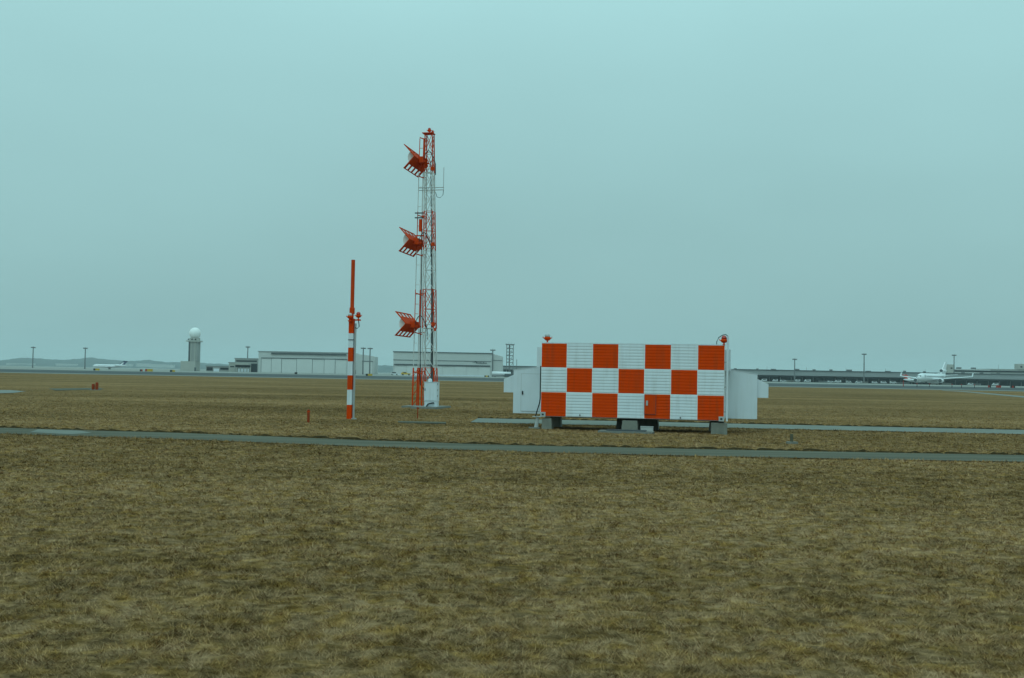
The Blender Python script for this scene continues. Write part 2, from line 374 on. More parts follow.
# end vestibules with sloped roofs, outer hoods and upper ducts
def end_unit(sgn, x0, wv):
    f = lambda a, z: (x0 + sgn * a, z)
    pr = [f(0.0, 0.47), f(wv, 0.47), f(wv, 1.95), f(0.0, 2.12)]
    y0, y1 = 1.15, 2.35
    v = MB().prism(pr, lambda q, e: (q[0], y0 + (y1 - y0) * e, q[1])).build('vestibule', CREAM, SH); recalc(v)
    rp = [f(0.0, 2.123), f(wv + 0.02, 1.95), f(wv + 0.02, 1.965), f(0.0, 2.138)]
    recalc(MB().prism(rp, lambda q, e: (q[0], y0 - 0.012 + (y1 - y0 + 0.03) * e, q[1])).build('roof_sheet', CREAM, v))
    hp = [f(wv + 0.003, 1.18), f(wv + 0.36, 1.18), f(wv + 0.36, 1.64), f(wv + 0.003, 1.80)]
    recalc(MB().prism(hp, lambda q, e: (q[0], y0 + 0.1 + (y1 - y0 - 0.2) * e, q[1])).build('intake_hood', CREAM, SH))
    dp = [f(0.005, 2.05), f(0.185, 2.05), f(0.185, 2.74), f(0.005, 2.74)]
    recalc(MB().prism(dp, lambda q, e: (q[0], 0.18 + 0.9 * e, q[1])).build('air_duct', CREAM, SH))
    return v, y0
vl, y0 = end_unit(-1, -0.002, 1.17); vr, _ = end_unit(1, L + 0.002, 1.06)
dr = boxo('door', CREAM, vl, -0.89, -0.24, y0 - 0.022, y0 - 0.002, 0.55, 1.83)
for b in ((-0.902, -0.89, 0.54, 1.84), (-0.89, -0.24, 1.83, 1.842), (-0.89, -0.24, 0.538, 0.55)):
    boxo('door_seam', GREY, vl, b[0], b[1], y0 - 0.014, y0 - 0.002, b[2], b[3])
MB().box(-0.86, -0.82, y0 - 0.06, y0 - 0.024, 1.12, 1.24).build('door_handle', DARK, vl)
# dark cable at the end wall and slack lead to the pier
MB().tube([(-0.03, 0.06, 2.1), (-0.03, 0.05, 1.0), (-0.05, 0.03, 0.85), (-0.17, -0.02, 0.42)], 0.022).build('cable', DARK, SH)
# conduit riser beside the far end wall
MB().tube([(L + 0.09, -0.03, 0.42), (L + 0.09, -0.03, 3.17)], 0.032, 8).build('conduit', CREAM, SH)
for z in (0.7, 1.5, 2.3): MB().box(L - 0.01, L + 0.09, -0.02, 0.02, z, z + 0.04).build('conduit_clamp', GALV, SH)
def obstruction_light(parent, loc, s=1.0, m=GLASSRED):
    b = MB().lathe([(0.05, 0), (0.05, 0.015), (0.026, 0.02), (0.026, 0.06), (0.075, 0.08), (0.112, 0.12), (0.118, 0.16), (0.095, 0.19)], 14).build('obstruction_light', ORANGE, parent)
    b.location = loc; b.scale = (s, s, s)
    MB().lathe([(0.088, 0.19), (0.092, 0.235), (0.078, 0.28), (0.045, 0.31), (0.006, 0.32)], 14).build('lamp_dome', m, b, True)
    for sx in (-1, 1): MB().tube([(sx * 0.10, 0, 0.14), (sx * 0.15, 0, 0.16), (sx * 0.15, 0, 0.2)], 0.016, 6).build('bracket', ORANGE, b)
    return b
obstruction_light(SH, (0.17, 0.12, ZT + 0.02), 1.0, CLEAR)
rl = obstruction_light(SH, (L - 0.03, 0.0, ZT + 0.015), 0.95)
MB().tube([(L - 0.26, 0.05, ZT + 0.02), (L - 0.26, 0.05, ZT + 0.12), (L - 0.2, 0.04, ZT + 0.25), (L - 0.08, 0.03, ZT + 0.33), (L + 0.02, 0.02, ZT + 0.35), (L + 0.08, -0.01, ZT + 0.31)], 0.014, 6).build('lamp_lead', DARK, SH)

def pier(label, x0, x1, y0_, y1_, zt, tap=0.03, m=CONC):
    c = sh((x0 + x1) / 2, (y0_ + y1_) / 2); o = thing('concrete_pier', label, 'pier', c, S_RZ, 'piers under the shelter')
    hx, hy = (x1 - x0) / 2, (y1_ - y0_) / 2; b = MB(); j = lambda: random.uniform(-0.008, 0.008)
    b.add([(sx * (hx + tap) + j(), sy * (hy + tap) + j(), -0.06) for sx, sy in ((-1, -1), (1, -1), (1, 1), (-1, 1))] +
          [(sx * hx + j(), sy * hy + j(), zt) for sx, sy in ((-1, -1), (1, -1), (1, 1), (-1, 1))],
          [(0, 3, 2, 1), (4, 5, 6, 7), (0, 1, 5, 4), (1, 2, 6, 5), (2, 3, 7, 6), (3, 0, 4, 7)])
    s = b.build('block', m, o); mod = s.modifiers.new('bevel', 'BEVEL'); mod.width = 0.015; mod.segments = 2
    MB().box(-hx * 0.6, hx * 0.6, -hy * 0.6, hy * 0.6, zt, ZB - 0.05).build('bearing_plate', DARK, o)
    return o
pier('square concrete pier with grey steel foot under the door end of the shelter front', 0.06, 0.36, 0.02, 0.42, 0.36)
pier('dark shaded pier under the shelter rear, behind the door end pier', 0.00, 0.34, 1.9, 2.4, 0.36)
pier('square concrete pier under the middle of the shelter front', 2.73, 3.22, 0.02, 0.45, 0.36)
pier('broad dark pier under the middle of the shelter rear', 2.35, 3.75, 1.9, 2.4, 0.36)
pier('squat stained concrete pier under the lamp lead end of the shelter front', L - 0.42, L + 0.10, 0.02, 0.5, 0.36, 0.0)
pier('dark pier at the shelter rear, behind the stained end pier', L - 0.50, L - 0.02, 1.9, 2.4, 0.36)
ft = thing('cable_entry_stub', 'grey leaning metal cable stub standing beside the door end pier', 'cable stub', sh(-0.1, 0.0), S_RZ)
MB().tube([(-0.05, 0, 0), (0.0, 0, 0.40)], [0.07, 0.05], 8).build('pipe', GREY, ft)
MB().box(-0.16, 0.13, -0.1, 0.1, 0.40, 0.425).build('cap_plate', GREY, ft); MB().box(-0.28, 0.08, -0.1, 0.08, 0.0, 0.06).build('foot_block', CONC, ft)
st = thing('step_slab', 'low concrete step slab with dark steel plate below the orange hatch', 'slab', sh(3.05, -0.95), S_RZ)
MB().box(-0.95, 0.78, -0.42, 0.28, -0.05, 0.07).build('slab', SLAB, st); MB().box(-0.70, 0.55, -0.30, 0.10, 0.07, 0.105).build('steel_plate', DARKT, st)
jb = thing('junction_box', 'small grey junction box on the ground beneath the orange hatch', 'junction box', sh(3.55, -0.1), S_RZ)
MB().box(-0.2, 0.2, -0.12, 0.12, 0, 0.17).build('housing', GREY, jb); MB().box(-0.21, 0.21, -0.13, 0.13, 0.17, 0.19).build('lid', GREY, jb)

# ------------------------------------------------------------------ glide path mast
MB0 = G(429.4, 407.3); D0 = MB0.y
TH = 14.45; BAND = TH / 7; ARZ = R(-11.0)
MA = thing('antenna_mast', 'tall red and white lattice mast carrying three wedge shaped reflector antennas', 'antenna mast', MB0, ARZ)
def bm_(z): return ORANGE if z < BAND else MAST_O if int(min(z / BAND, 6.999)) % 2 == 0 else MAST_W
def half(z): return 0.345 + (0.20 - 0.345) * z / TH
LEAN = -0.30
def corner(k, z):
    sx, sy = ((-1, -1), (1, -1), (1, 1), (-1, 1))[k]; h = half(z); return Vector((sx * h + LEAN * z / TH, sy * h, z))
for b_ in range(7):
    za, zb = b_ * BAND, (b_ + 1) * BAND; m = bm_(za + 0.1)
    for k in range(4): bar('leg', m, MA, corner(k, za + 0.02), corner(k, zb), 0.026 if b_ else 0.034)
    for q in range(2):
        z1, z2 = za + q * BAND / 2, za + (q + 1) * BAND / 2
        for k in range(4):
            k2 = (k + 1) % 4
            bar('brace', m, MA, corner(k, z1), corner(k2, z2), 0.015, 4); bar('brace', m, MA, corner(k2, z1), corner(k, z2), 0.015, 4)
            bar('rung', m, MA, corner(k, z2), corner(k2, z2), 0.013, 4)
    # guide rails that carry the antennas
    rx = lambda z: -0.90 + 0.11 * z / TH
    for off, yy in ((0.0, -0.12), (0.17, 0.14), (0.20 + 0.14 * (1 - za / TH), -0.16)):
        bar('rail', m, MA, (rx(za) + off, yy, za + 0.02), (rx(zb) + off, yy, min(zb, 14.2)), 0.021 if b_ else 0.038)
    for q in range(4):
        z = za + (q + 0.5) * BAND / 4
        if b_ in (0, 2) or q % 2 == 0: bar('rung', m, MA, (rx(z), -0.12, z), (rx(z) + 0.19, -0.14, z), 0.012, 4)
    if b_ in (0,):
        for q in range(4):
            z1, z2 = za + q * BAND / 4 + .05, za + (q + 1) * BAND / 4
            bar('brace', m, MA, (rx(z1), -0.12, z1), (rx(z2) + 0.30, -0.16, z2), 0.016, 4)
    z = zb - 0.2
    bar('stand_off', MAST_O, MA, (rx(z), -0.12, z), corner(0, z - 0.12), 0.028, 4)
    bar('stand_off', MAST_O, MA, (rx(z) + 0.17, 0.14, z), corner(3, z), 0.022, 4)
tp = MB().add([(-0.64, -0.26, 14.45), (-0.05, -0.26, 14.45), (-0.05, 0.26, 14.45), (-0.64, 0.26, 14.45), (-0.64, -0.26, 14.49), (-0.05, -0.26, 14.49), (-0.05, 0.26, 14.49), (-0.64, 0.26, 14.49)],
              [(0, 3, 2, 1), (4, 5, 6, 7), (0, 1, 5, 4), (1, 2, 6, 5), (2, 3, 7, 6), (3, 0, 4, 7)]).build('top_plate', MAST_O, MA)
obstruction_light(MA, (-0.30, -0.05, 14.49), 0.9)
obstruction_light(MA, (-0.16, 0.12, 14.49), 0.6)
def antenna(z, xr):
    sp = MB().box(-0.12, 0.16, -0.45, 0.45, -0.16, 0.16).build('antenna', MAST_O, MA); sp.location = (xr, 0, z)
    A, LN, SOL = 0.84, 2.75, 0.60
    mid = Vector((-0.06, 0, 0))
    for sg in (1, -1):
        d = Vector((-math.cos(R(48)), 0, sg * math.sin(R(48)))); n = Vector((d.z * sg, 0, -d.x * sg)) * sg
        def pt(t, y, o): return mid + d * t + n * o + Vector((0, y, 0))
        def plate(name, t0, t1, ya, yb, th=0.018):
            b = MB().add([pt(t0, ya, -th), pt(t1, ya, -th), pt(t1, yb, -th), pt(t0, yb, -th), pt(t0, ya, th), pt(t1, ya, th), pt(t1, yb, th), pt(t0, yb, th)],
                         [(0, 3, 2, 1), (4, 5, 6, 7), (0, 1, 5, 4), (1, 2, 6, 5), (2, 3, 7, 6), (3, 0, 4, 7)])
            return recalc(b.build(name, MAST_O, sp))
        plate('reflector_panel', 0.0, A * SOL, -LN / 2, LN / 2)
        plate('edge_rail', A - 0.05, A, -LN / 2, LN / 2, 0.022)
        ns = 5
        for i in range(ns):
            y = -LN / 2 + 0.07 + i * (LN - 0.14) / (ns - 1); hw = 0.12 if i in (0, ns - 1) else 0.095
            y = min(max(y, -LN / 2 + hw), LN / 2 - hw)
            plate('slat', A * SOL + 0.002, A - 0.052, y - hw, y + hw, 0.016)
    prof = [(0.02, 0.0)] + [(-0.40 * math.cos(t), 0.40 * math.sin(t)) for t in np.linspace(R(-45), R(45), 9)]
    recalc(MB().prism(prof, lambda q, e: (q[0] - 0.10, -1.05 + 2.1 * e, q[1])).build('radome', RADOME, sp))
    for yy in (-0.3, 0.3): MB().box(0.16, 0.30, yy - 0.05, yy + 0.05, -0.11, -0.05).build('bracket', MAST_O, sp)
    # cable loop from the back of the antenna over to the feeder
    pts = [(xr + 0.14, -0.3, z + 0.0)] + [(xr + 0.14 + 0.62 * t, -0.35, z + 0.05 + 0.42 * math.sin(math.pi * min(t * 1.1, 1))) for t in np.linspace(0.05, 0.95, 9)] + [(xr + 0.80, -0.3, z - 0.25), (xr + 0.80, -0.25, z - 0.8)]
    MB().tube(pts, 0.022, 6).build('cable_loop', DARK, MA)
for z, xa_ in ((4.33, -0.93), (8.70, -0.82), (13.02, -0.66)): antenna(z, xa_)
for sx in (0.10, 0.30):
    bar('collar_box', MAST_O, MA, (sx, -0.33, 4.0), (sx, -0.33, 4.16), 0.06, 8) if sx > 0.2 else None
for z in (4.35, 8.55, 12.55):
    MB().box(half(z) - 0.10 + LEAN * z / TH, half(z) + 0.08 + LEAN * z / TH, -half(z) - 0.06, -half(z) + 0.08, z - 0.08, z + 0.1).build('clamp', MAST_O, MA)
    bar('cross_arm', MAST_W, MA, corner(0, z), corner(1, z), 0.022, 4); bar('cross_arm', MAST_W, MA, corner(0, z - 0.2), corner(1, z - 0.2), 0.02, 4)
# feeder cable bundle inside the face
MB().tube([(0.16, -0.20, 1.2), (0.13, -0.2, 3.0), (0.06, -0.2, 6.0), (-0.02, -0.19, 9.0), (-0.16, -0.16, 13.0)], [0.075, 0.065, 0.05, 0.03, 0.02], 8).build('feeder_cable', mat('grey_cable', (0.07, 0.085, 0.09), 0.6, 0.2, 8), MA)
MB().tube([(-0.50, -0.16, 2.2), (-0.52, -0.17, 6.0), (-0.55, -0.15, 9.4)], 0.02, 6).build('feeder_cable', DARK, MA)
MB().tube([(-0.50, -0.16, 2.2), (-0.46, -0.2, 1.2), (-0.2, -0.3, 0.9), (-0.12, -0.3, 0.25)], 0.03, 6).build('feeder_cable', DARK, MA)
# side arm with whip aerial
for z in (11.55, 11.42): bar('side_arm', GALV, MA, (-0.75, -0.22, z), (0.62, -0.30, z), 0.022, 6)
bar('whip_aerial', GALV, MA, (0.60, -0.30, 11.40), (0.60, -0.30, 12.6), 0.016, 6)
MB().tube([(0.60, -0.30, 11.42), (0.58, -0.3, 11.15), (0.42, -0.3, 11.0), (0.25, -0.28, 11.05), (0.17, -0.26, 11.3)], 0.014, 6).build('aerial_lead', DARK, MA)
for zz in (9.95, 10.2, 9.0):
    MB().box(-0.95, -0.45, -0.24, -0.12, zz, zz + 0.05).build('bracket_plate', DARKT if zz > 9.5 else MAST_O, MA)
MB().box(-0.72, -0.58, -0.22, -0.10, 9.25, 9.9).build('relay_box', MAST_O, MA)
MB().box(-1.15, 0.95, -1.25, 0.8, -0.08, 0.08).build('foundation_slab', SLAB, MA); MB().box(-0.30, 1.02, -2.45, -1.255, -0.08, 0.085).build('foundation_step', SLAB, MA)
# cabinet at the mast foot
cb = G(430.8, 407.2); cb.x += 0.13; cb.y -= 1.75
CB = thing('equipment_cabinet', 'white steel equipment cabinet at the foot of the lattice mast', 'cabinet', (cb.x + 0.03, cb.y, 0.09), R(-12))
MB().box(-0.34, 0.34, -0.22, 0.22, 0.28, 1.24).build('housing', WHITE, CB); MB().box(-0.325, 0.325, -0.20, 0.20, 0.0, 0.28).build('plinth', CREAM, CB)
d_ = MB().box(-0.32, 0.30, -0.238, -0.222, 0.31, 1.21).build('door', WHITE, CB); MB().box(-0.30, -0.27, -0.262, -0.24, 0.8, 0.92).build('handle', DARK, d_)
for z in (0.5, 0.8, 1.1): MB().box(0.342, 0.365, -0.2, -0.1, z, z + 0.10).build('hinge', GALV, CB)
MB().box(-0.36, 0.36, -0.25, 0.25, 1.242, 1.262).build('cover', WHITE, CB)
MB().tube([(-0.20, -0.26, 0.0), (-0.08, -0.3, 0.14), (0.12, -0.3, 0.19), (0.2, -0.24, 0.19)], 0.035, 8).build('cable', DARK, CB)
MB().lathe([(0.10, 1.262), (0.11, 1.34), (0.08, 1.41), (0.02, 1.43)], 12, 'z', (-0.1, 0, 0)).build('vent_cap', WHITE, CB)

# ------------------------------------------------------------------ monitor pole
mp0 = G(349.6, 419.4)
MP = thing('monitor_pole', 'slender red and white banded pole topped by a plain red tube', 'monitor pole', mp0, R(-10))
Z = [0, 0.55, 1.12, 1.66, 2.18, 2.70, 3.24, 3.80]
for i in range(7):
    o = MB().box(-0.092, 0.092, -0.092, 0.092, Z[i], Z[i + 1] - 0.002).build('pole_section', ORANGE if i % 2 == 0 else WHITE, MP)
MB().tube([(0, 0, 4.02), (0.0, 0, 6.02)], 0.072, 14).build('monitor_tube', MAST_O, MP, False)
MB().lathe([(0.10, 3.98), (0.10, 4.20), (0.074, 4.22)], 14).build('tube_socket', MAST_O, MP)
MB().box(-0.05, 0.05, -0.05, 0.05, 3.80, 3.99).build('neck', MAST_O, MP)
MB().tube([(0.145, 0.0, 0.0), (0.145, 0.0, 3.5), (0.15, 0, 3.62)], 0.042, 10).build('conduit', GALV, MP)
MB().box(0.08, 0.24, -0.09, 0.09, 0.0, 0.05).build('conduit_foot', GALV, MP)
MB().box(0.10, 0.34, -0.06, 0.06, 3.72, 3.77).build('lamp_arm', MAST_O, MP)
b1 = obstruction_light(MP, (0.26, -0.02, 3.77), 0.9); b2 = obstruction_light(MP, (-0.02, -0.17, 3.72), 0.9, CLEAR)
MB().box(-0.08, 0.05, -0.24, -0.09, 3.68, 3.72).build('lamp_arm', MAST_O, MP)
MB().tube([(0.27, -0.02, 3.72), (0.30, -0.02, 3.5), (0.22, -0.03, 3.42), (0.15, -0.04, 3.46)], 0.018, 6).build('lamp_lead', DARK, MP)
MB().box(-0.10, 0.13, -0.105, -0.09, 2.98, 3.01).build('strap', DARKT, MP)

# ------------------------------------------------------------------ small markers in the grass
p = G(308.3, 422.6)
o = thing('marker_post', 'short plain orange marker post alone in the grass beside the banded pole', 'marker post', p)
MB().lathe([(0.045, -0.05), (0.045, 0.44), (0.03, 0.455)], 12).build('post', FADED, o); MB().lathe([(0.055, 0.36), (0.055, 0.40)], 12).build('collar', MAST_O, o)
p = G(417.6, 418.4)
o = thing('marker_stake', 'thin dark red stake in the grass before the lattice mast', 'stake', p)
MB().lathe([(0.022, -0.05), (0.022, 0.44), (0.01, 0.46)], 8).build('stake', FADED, o); MB().box(-0.05, 0.05, -0.012, 0.012, 0.38, 0.43).build('head_plate', FADED, o)
p = G(791.6, 443.6)
o = thing('ground_stub', 'stubby dark post on a small concrete block beyond the service road', 'post', p)
MB().box(-0.035, 0.035, -0.035, 0.035, 0.05, 0.27).build('post', OLIVE, o); MB().box(-0.13, 0.15, -0.12, 0.12, -0.03, 0.055).build('base_block', CONC, o)
p = G(95.2, 390.0)
o = thing('taxiway_marker', 'pair of orange cylinders on a dark pad far out in the grass', 'marker', p)
for x, h_ in ((-0.16, 0.42), (0.12, 0.54)): MB().lathe([(0.11, 0), (0.12, h_ * 0.5), (0.11, h_), (0.04, h_ + 0.03)], 12, 'z', (x, 0, 0.03)).build('cylinder', FADED, o)
MB().box(-0.4, 0.35, -0.25, 0.25, -0.02, 0.03).build('base_plate', SLAB, o)
o = struct(MB().add([(q.x, q.y, 0.05) for q in drain] + [(q.x, q.y, -0.05) for q in drain], [(0, 1, 2, 3), (7, 6, 5, 4), (0, 4, 5, 1), (1, 5, 6, 2), (2, 6, 7, 3), (3, 7, 4, 0)]).build('drain_channel', ROAD)); recalc(o)

# ------------------------------------------------------------------ far side of the field
def px_x(px, D): return P(px, 374, D).x
def px_z(px, py, D): return P(px, py, D).z

# hills
def hills():
    ridge = [(-320, 362), (-200, 358), (-80, 359), (0, 360.5), (22, 357.6), (40, 358.4), (62, 360), (75, 359), (90, 357.6), (110, 359.5), (130, 361), (150, 360), (165, 362), (190, 362.5), (215, 363.5), (240, 365), (262, 364), (300, 366.2), (340, 368.5), (385, 365), (400, 366.8), (470, 370.6)]
    D = 5500; vs_, fs_ = [], []; xs = np.linspace(-320, 470, 260)
    rp = np.interp(xs, [a for a, _ in ridge], [b for _, b in ridge])
    for i, (x, y) in enumerate(zip(xs, rp)):
        q = P(x, y + random.uniform(-0.35, 0.35), D); h_ = max(q.z, 2)
        for k, (dy, f) in enumerate(((-900, 0.0), (-650, 0.32 + 0.08 * math.sin(i * .35)), (-380, 0.55 + 0.1 * math.sin(i * .6 + 1)), (0, 1.0), (160, 0.0))):
            vs_.append((q.x * (1 + dy / D), D + dy, max(0, h_ * f * (1 + dy / D)) - (0.5 if f == 0 else 0)))
    for i in range(len(xs) - 1):
        for k in range(4): fs_.append((i * 5 + k, (i + 1) * 5 + k, (i + 1) * 5 + k + 1, i * 5 + k + 1))
    recalc(struct(MB().add(vs_, fs_).build('hills', HILLM)))
hills()
for px, D, wd, ht in ((120, 4700, 26, 8), (143, 4740, 30, 11), (158, 4720, 40, 10), (66, 4710, 46, 7), (128, 4730, 18, 9), (20, 4720, 60, 6), (170, 4710, 16, 9)):
    x = px_x(px, D)
    lab = {120: 'faint white block on the hillside above the small jet tail', 143: 'faint pale block on the hills above the yellow sign', 158: 'wide faint pale block on the hills nearest the radar tower',
           66: 'low faint pale building at the hill foot between two lamp masts', 128: 'narrow faint pale block on the hills near the small jet', 20: 'broad low faint building at the hill foot, farthest out', 170: 'small faint block on the hills beside the radar tower'}[px]
    o = thing('distant_building', lab, 'building', (x, D, 0), 0, 'pale blocks on the hills')
    MB().box(-wd, wd, 0, 14, 0, ht * 1.8).build('wall', CONCT, o); MB().box(-wd - .6, wd + .6, -.6, 14.6, ht * 1.8, ht * 1.8 + 1.2).build('roof', ROOFG, o)

# radar tower
D = 820; s = D / FPX; x0 = px_x(192.6, D)
RT = thing('radar_tower', 'concrete radar tower crowned by a white ball radome', 'radar tower', (x0, D, 0))
MB().box(-9.0 * s - 1, 9.6 * s - 4.0, -5, 8, 0, px_z(192, 361.3, D)).build('base_building', CONCT, RT)
zb, zt = px_z(192, 361.3, D), px_z(194, 341.8, D); hw = 4.3 * s
MB().box(-hw + .7, hw + .7, -3, 5, zb, zt).build('shaft', CONCD, RT)
for k in (-0.55, 0.35): MB().box(.7 + k * hw, .7 + k * hw + 0.7, -3.4, -3.0, zb, zt).build('rib', CONCT, RT)
MB().box(.7 - hw - .05, .7 - hw + 0.9, -3.5, -3.02, zb, zt).build('rib', DARKT, RT)
MB().box(.5 - 6.6 * s, .5 + 6.4 * s, -4.2, 6.0, zt, zt + 0.9).build('gallery', CONCT, RT)
MB().lathe([(5.2 * s, zt + 0.9), (5.2 * s, zt + 2.9)], 20, 'z', (0.7, 1, 0)).build('drum', CONCT, RT)
for k in range(3): MB().box(-3.3 + k * 2.6, -2.4 + k * 2.6, -3.3, -3.05 + 0.3, zt + 1.3, zt + 2.2).build('window', GLASS, RT)
zr = zt + 2.6; rr_ = 5.8 * s
dome = MB().lathe([(max(0.05, rr_ * math.cos(a)), zr + rr_ * 0.88 + rr_ * math.sin(a)) for a in np.linspace(-1.02, 1.57, 12)], 24, 'z', (0.7, 1, 0)).build('radome', mat('radome_white', (0.82, 0.82, 0.8), 0.5, 0.03, 0.3), RT, True)
MB().tube([(0.7, 1, zr + 1.86 * rr_), (0.7, 1, zr + 1.86 * rr_ + 1.1)], 0.1, 6).build('lightning_rod', STEEL, RT)
MB().box(3.6 * s, 5.2 * s, -5.12, -5.0, 0.0, 2.8).build('door', DARKT, RT)

def building(name, label, pxa, pxb, pyt, D, depth, wall, parts=()):
    pc = (pxa + pxb) / 2; x = px_x(pc, D); hw = px_x(pxb, D) - x; zt = px_z(pc, pyt, D)
    o = thing(name, label, 'building', (x, D, 0)); MB().box(-hw, hw, 0, depth, 0, zt).build('wall', wall, o)
    MB().box(-hw - 0.4, hw + 0.4, -0.4, depth + 0.4, zt, zt + 0.5).build('roof', ROOFG, o)
    def band(nm, m, a, b, t, bo, pr=0.15):
        z1, z0 = px_z(pc, t, D), max(0, px_z(pc, bo, D)); xa, xb = px_x(a, D) - x, px_x(b, D) - x
        return MB().box(xa, xb, -pr, -0.002, z0, z1).build(nm, m, o)
    for q in parts: band(*q)
    return o, band
building('service_building', 'low dark fronted service building between radar tower and office block', 206, 232, 366.4, 815, 14, CONCD,
         [('glazing', GLASS, 206.5, 212.5, 367.4, 370.6), ('door', WHITE, 213.5, 219, 368.6, 372), ('glazing', GLASS, 220, 231, 367.6, 369.6)])
building('office_annex', 'plain pale annex joined to the banded office block', 228.5, 235, 362.8, 812, 12, CONCT, [('window', GLASS, 230, 234, 366, 367.2)])
ob, bnd = building('office_block', 'grey office block with dark window bands beside the arched hangar', 234.5, 257.5, 358.8, 805, 16, CONCD)
bnd('window_band', GLASS, 236, 256.5, 360.4, 361.8); bnd('window_band', GLASS, 235.2, 250, 365.2, 367.4); bnd('window_band', GLASS, 251, 257, 363.5, 372)
bnd('canopy', CONCT, 235, 250, 363.4, 364.8, 2.5); bnd('loading_door', WHITE, 238, 249, 368.6, 372)
for k in range(5): bnd('column', CONCT, 236.5 + 3.4 * k, 237.2 + 3.4 * k, 367.4, 372, 0.8)

# arched hangar
D = 760; x0 = px_x(258, D)
HA = thing('aircraft_hangar', 'long pale hangar with dark roof slot and low arched end', 'hangar', (x0, D, 0))
X = lambda px: px_x(px, D) - x0
Zp = lambda py, px=300: max(0.0, px_z(px, py, D))
MB().box(0, X(349), 0, 42, 0, Zp(352.4)).build('wall', WALLG, HA)
MB().box(-0.4, X(349) + .4, -0.5, 42.4, Zp(352.4), Zp(352.4) + 0.5).build('roof', ROOFG, HA)
MB().box(X(271), X(346), -1.0, -0.003, Zp(354.6), Zp(353.2)).build('roof_slot', DARKT, HA)
MB().box(X(261), X(347), -0.7, -0.003, Zp(358.9), Zp(358.2)).build('door_track', DARKT, HA)
eds = [261, 271.2, 281.4, 296.5, 312.2, 324, 335, 346.5]
for i, (a, b) in enumerate(zip(eds[:-1], eds[1:])):
    MB().box(X(a) + 0.15, X(b) - 0.15, -0.3 - 0.25 * (i % 2), -0.003, 0.1, Zp(359.0)).build('door_leaf', DOORG, HA)
for a in eds[:-1]:
    MB().box(X(a) - 0.12, X(a) + 0.12, -0.24, -0.002, 0.1, Zp(359.0)).build('door_gap', DARKT, HA)
ar = [(X(349.02), 0), (X(373.5), 0), (X(373.5), Zp(356.6, 374)), (X(369), Zp(355.6, 369)), (X(363), Zp(354.8, 363)), (X(356), Zp(353.8, 356)), (X(349.02), Zp(353.2, 349))]
recalc(MB().prism(ar, lambda q, e: (q[0], 4 + 20 * e, q[1])).build('arched_end', WALLG, HA))
MB().box(X(361.5), X(371.5), 3.6, 3.995, 0.2, Zp(361.6, 370)).build('end_door', DOORG, HA); MB().box(X(361), X(372), 3.3, 3.99, Zp(361.6, 370), Zp(361.0, 370)).build('door_head', DARKT, HA)
MB().box(X(352), X(355), 3.7, 3.99, 0.0, 3.0).build('side_door', DARKT, HA)

# broad hangar
D = 730; x0 = px_x(393, D)
HB = thing('aircraft_hangar', 'broad pale hangar with banded upper wall and small dark lettering behind the mast', 'hangar', (x0, D, 0))
MB().box(0, X(491.5), 0, 40, 0, Zp(352.8, 440)).build('wall', WALLG, HB)
MB().box(-0.3, X(491.5) + .3, -0.6, 40.3, Zp(352.8, 440), Zp(352.8, 440) + 0.5).build('roof', DARKT, HB)
MB().box(X(393) - .1, X(491), -0.25, -0.003, Zp(360.9, 440), Zp(360.4, 440)).build('wall_band', DARKT, HB)
MB().box(X(394), X(490), -1.0, -0.003, Zp(365.9, 440), Zp(364.6, 440)).build('door_track', DARKT, HB)
eds = np.linspace(394.5, 490, 9)
for i, (a, b) in enumerate(zip(eds[:-1], eds[1:])):
    MB().box(X(a) + 0.12, X(b) - 0.12, -0.3 - 0.25 * (i % 2), -0.003, 0.9, Zp(366.0, 440)).build('door_leaf', DOORG, HB)
MB().box(X(394.5), X(490), -0.8, -0.003, 0.05, 0.85).build('sill_strip', WHITE, HB)
sp_ = [(X(491.52), 0), (X(502.5), 0), (X(502.5), Zp(356.6, 502)), (X(491.52), Zp(353.4, 491))]
recalc(MB().prism(sp_, lambda q, e: (q[0], 3 + 30 * e, q[1])).build('side_wing', WALLG, HB))
MB().box(X(492), X(502), 2.7, 2.995, Zp(360.6, 497), Zp(360.2, 497)).build('wall_band', DARKT, HB)
lt = MB(); xa = X(471.5); zl = Zp(363.2, 480)
lt.add([(xa, -0.3, zl), (xa + 2.6, -0.3, zl + 1.1), (xa + 4.3, -0.3, zl + 0.4), (xa + 2.0, -0.3, zl + 0.45)], [(0, 1, 2, 3)])
xa += 3.0
for k in range(9):
    ww = (0.55, 0.4, 0.6, 0.5)[k % 4]; lt.box(xa, xa + ww, -0.34, -0.26, zl - 0.25, zl + (0.75 if k % 3 == 0 else 0.45)); xa += ww + 0.28
lt.build('lettering', DARKT, HB)

# lattice radio tower behind the broad hangar
D = 880; x0 = px_x(509.6, D); s = D / FPX; ztp = px_z(509, 345.0, D)
LT = thing('radio_tower', 'open steel lattice tower with flat head rising behind the terminal roofs', 'radio tower', (x0, D, 0))
hw = 3.3 * s
for sx in (-1, 1):
    for sy in (-1, 1): bar('leg', STEEL, LT, (sx * hw, sy * hw, 0), (sx * hw, sy * hw, ztp), 0.28, 6)
for k in range(8):
    z = 3 + (ztp - 3) * k / 8
    for sx in (-1, 1): bar('strut', STEEL, LT, (sx * hw, -hw, z), (sx * hw, hw, z), 0.16, 4)
    for sy in (-1, 1): bar('strut', STEEL, LT, (-hw, sy * hw, z), (hw, sy * hw, z), 0.22, 4)
    z2 = 3 + (ztp - 3) * (k + 1) / 8
    bar('brace', STEEL, LT, (-hw if k % 2 else 0.2 * hw, -hw, z), (hw, -hw, z2), 0.13, 4)
MB().box(-hw * 1.35, hw * 1.35, -hw * 1.35, hw * 1.35, ztp, ztp + 0.7).build('platform', STEEL, LT)
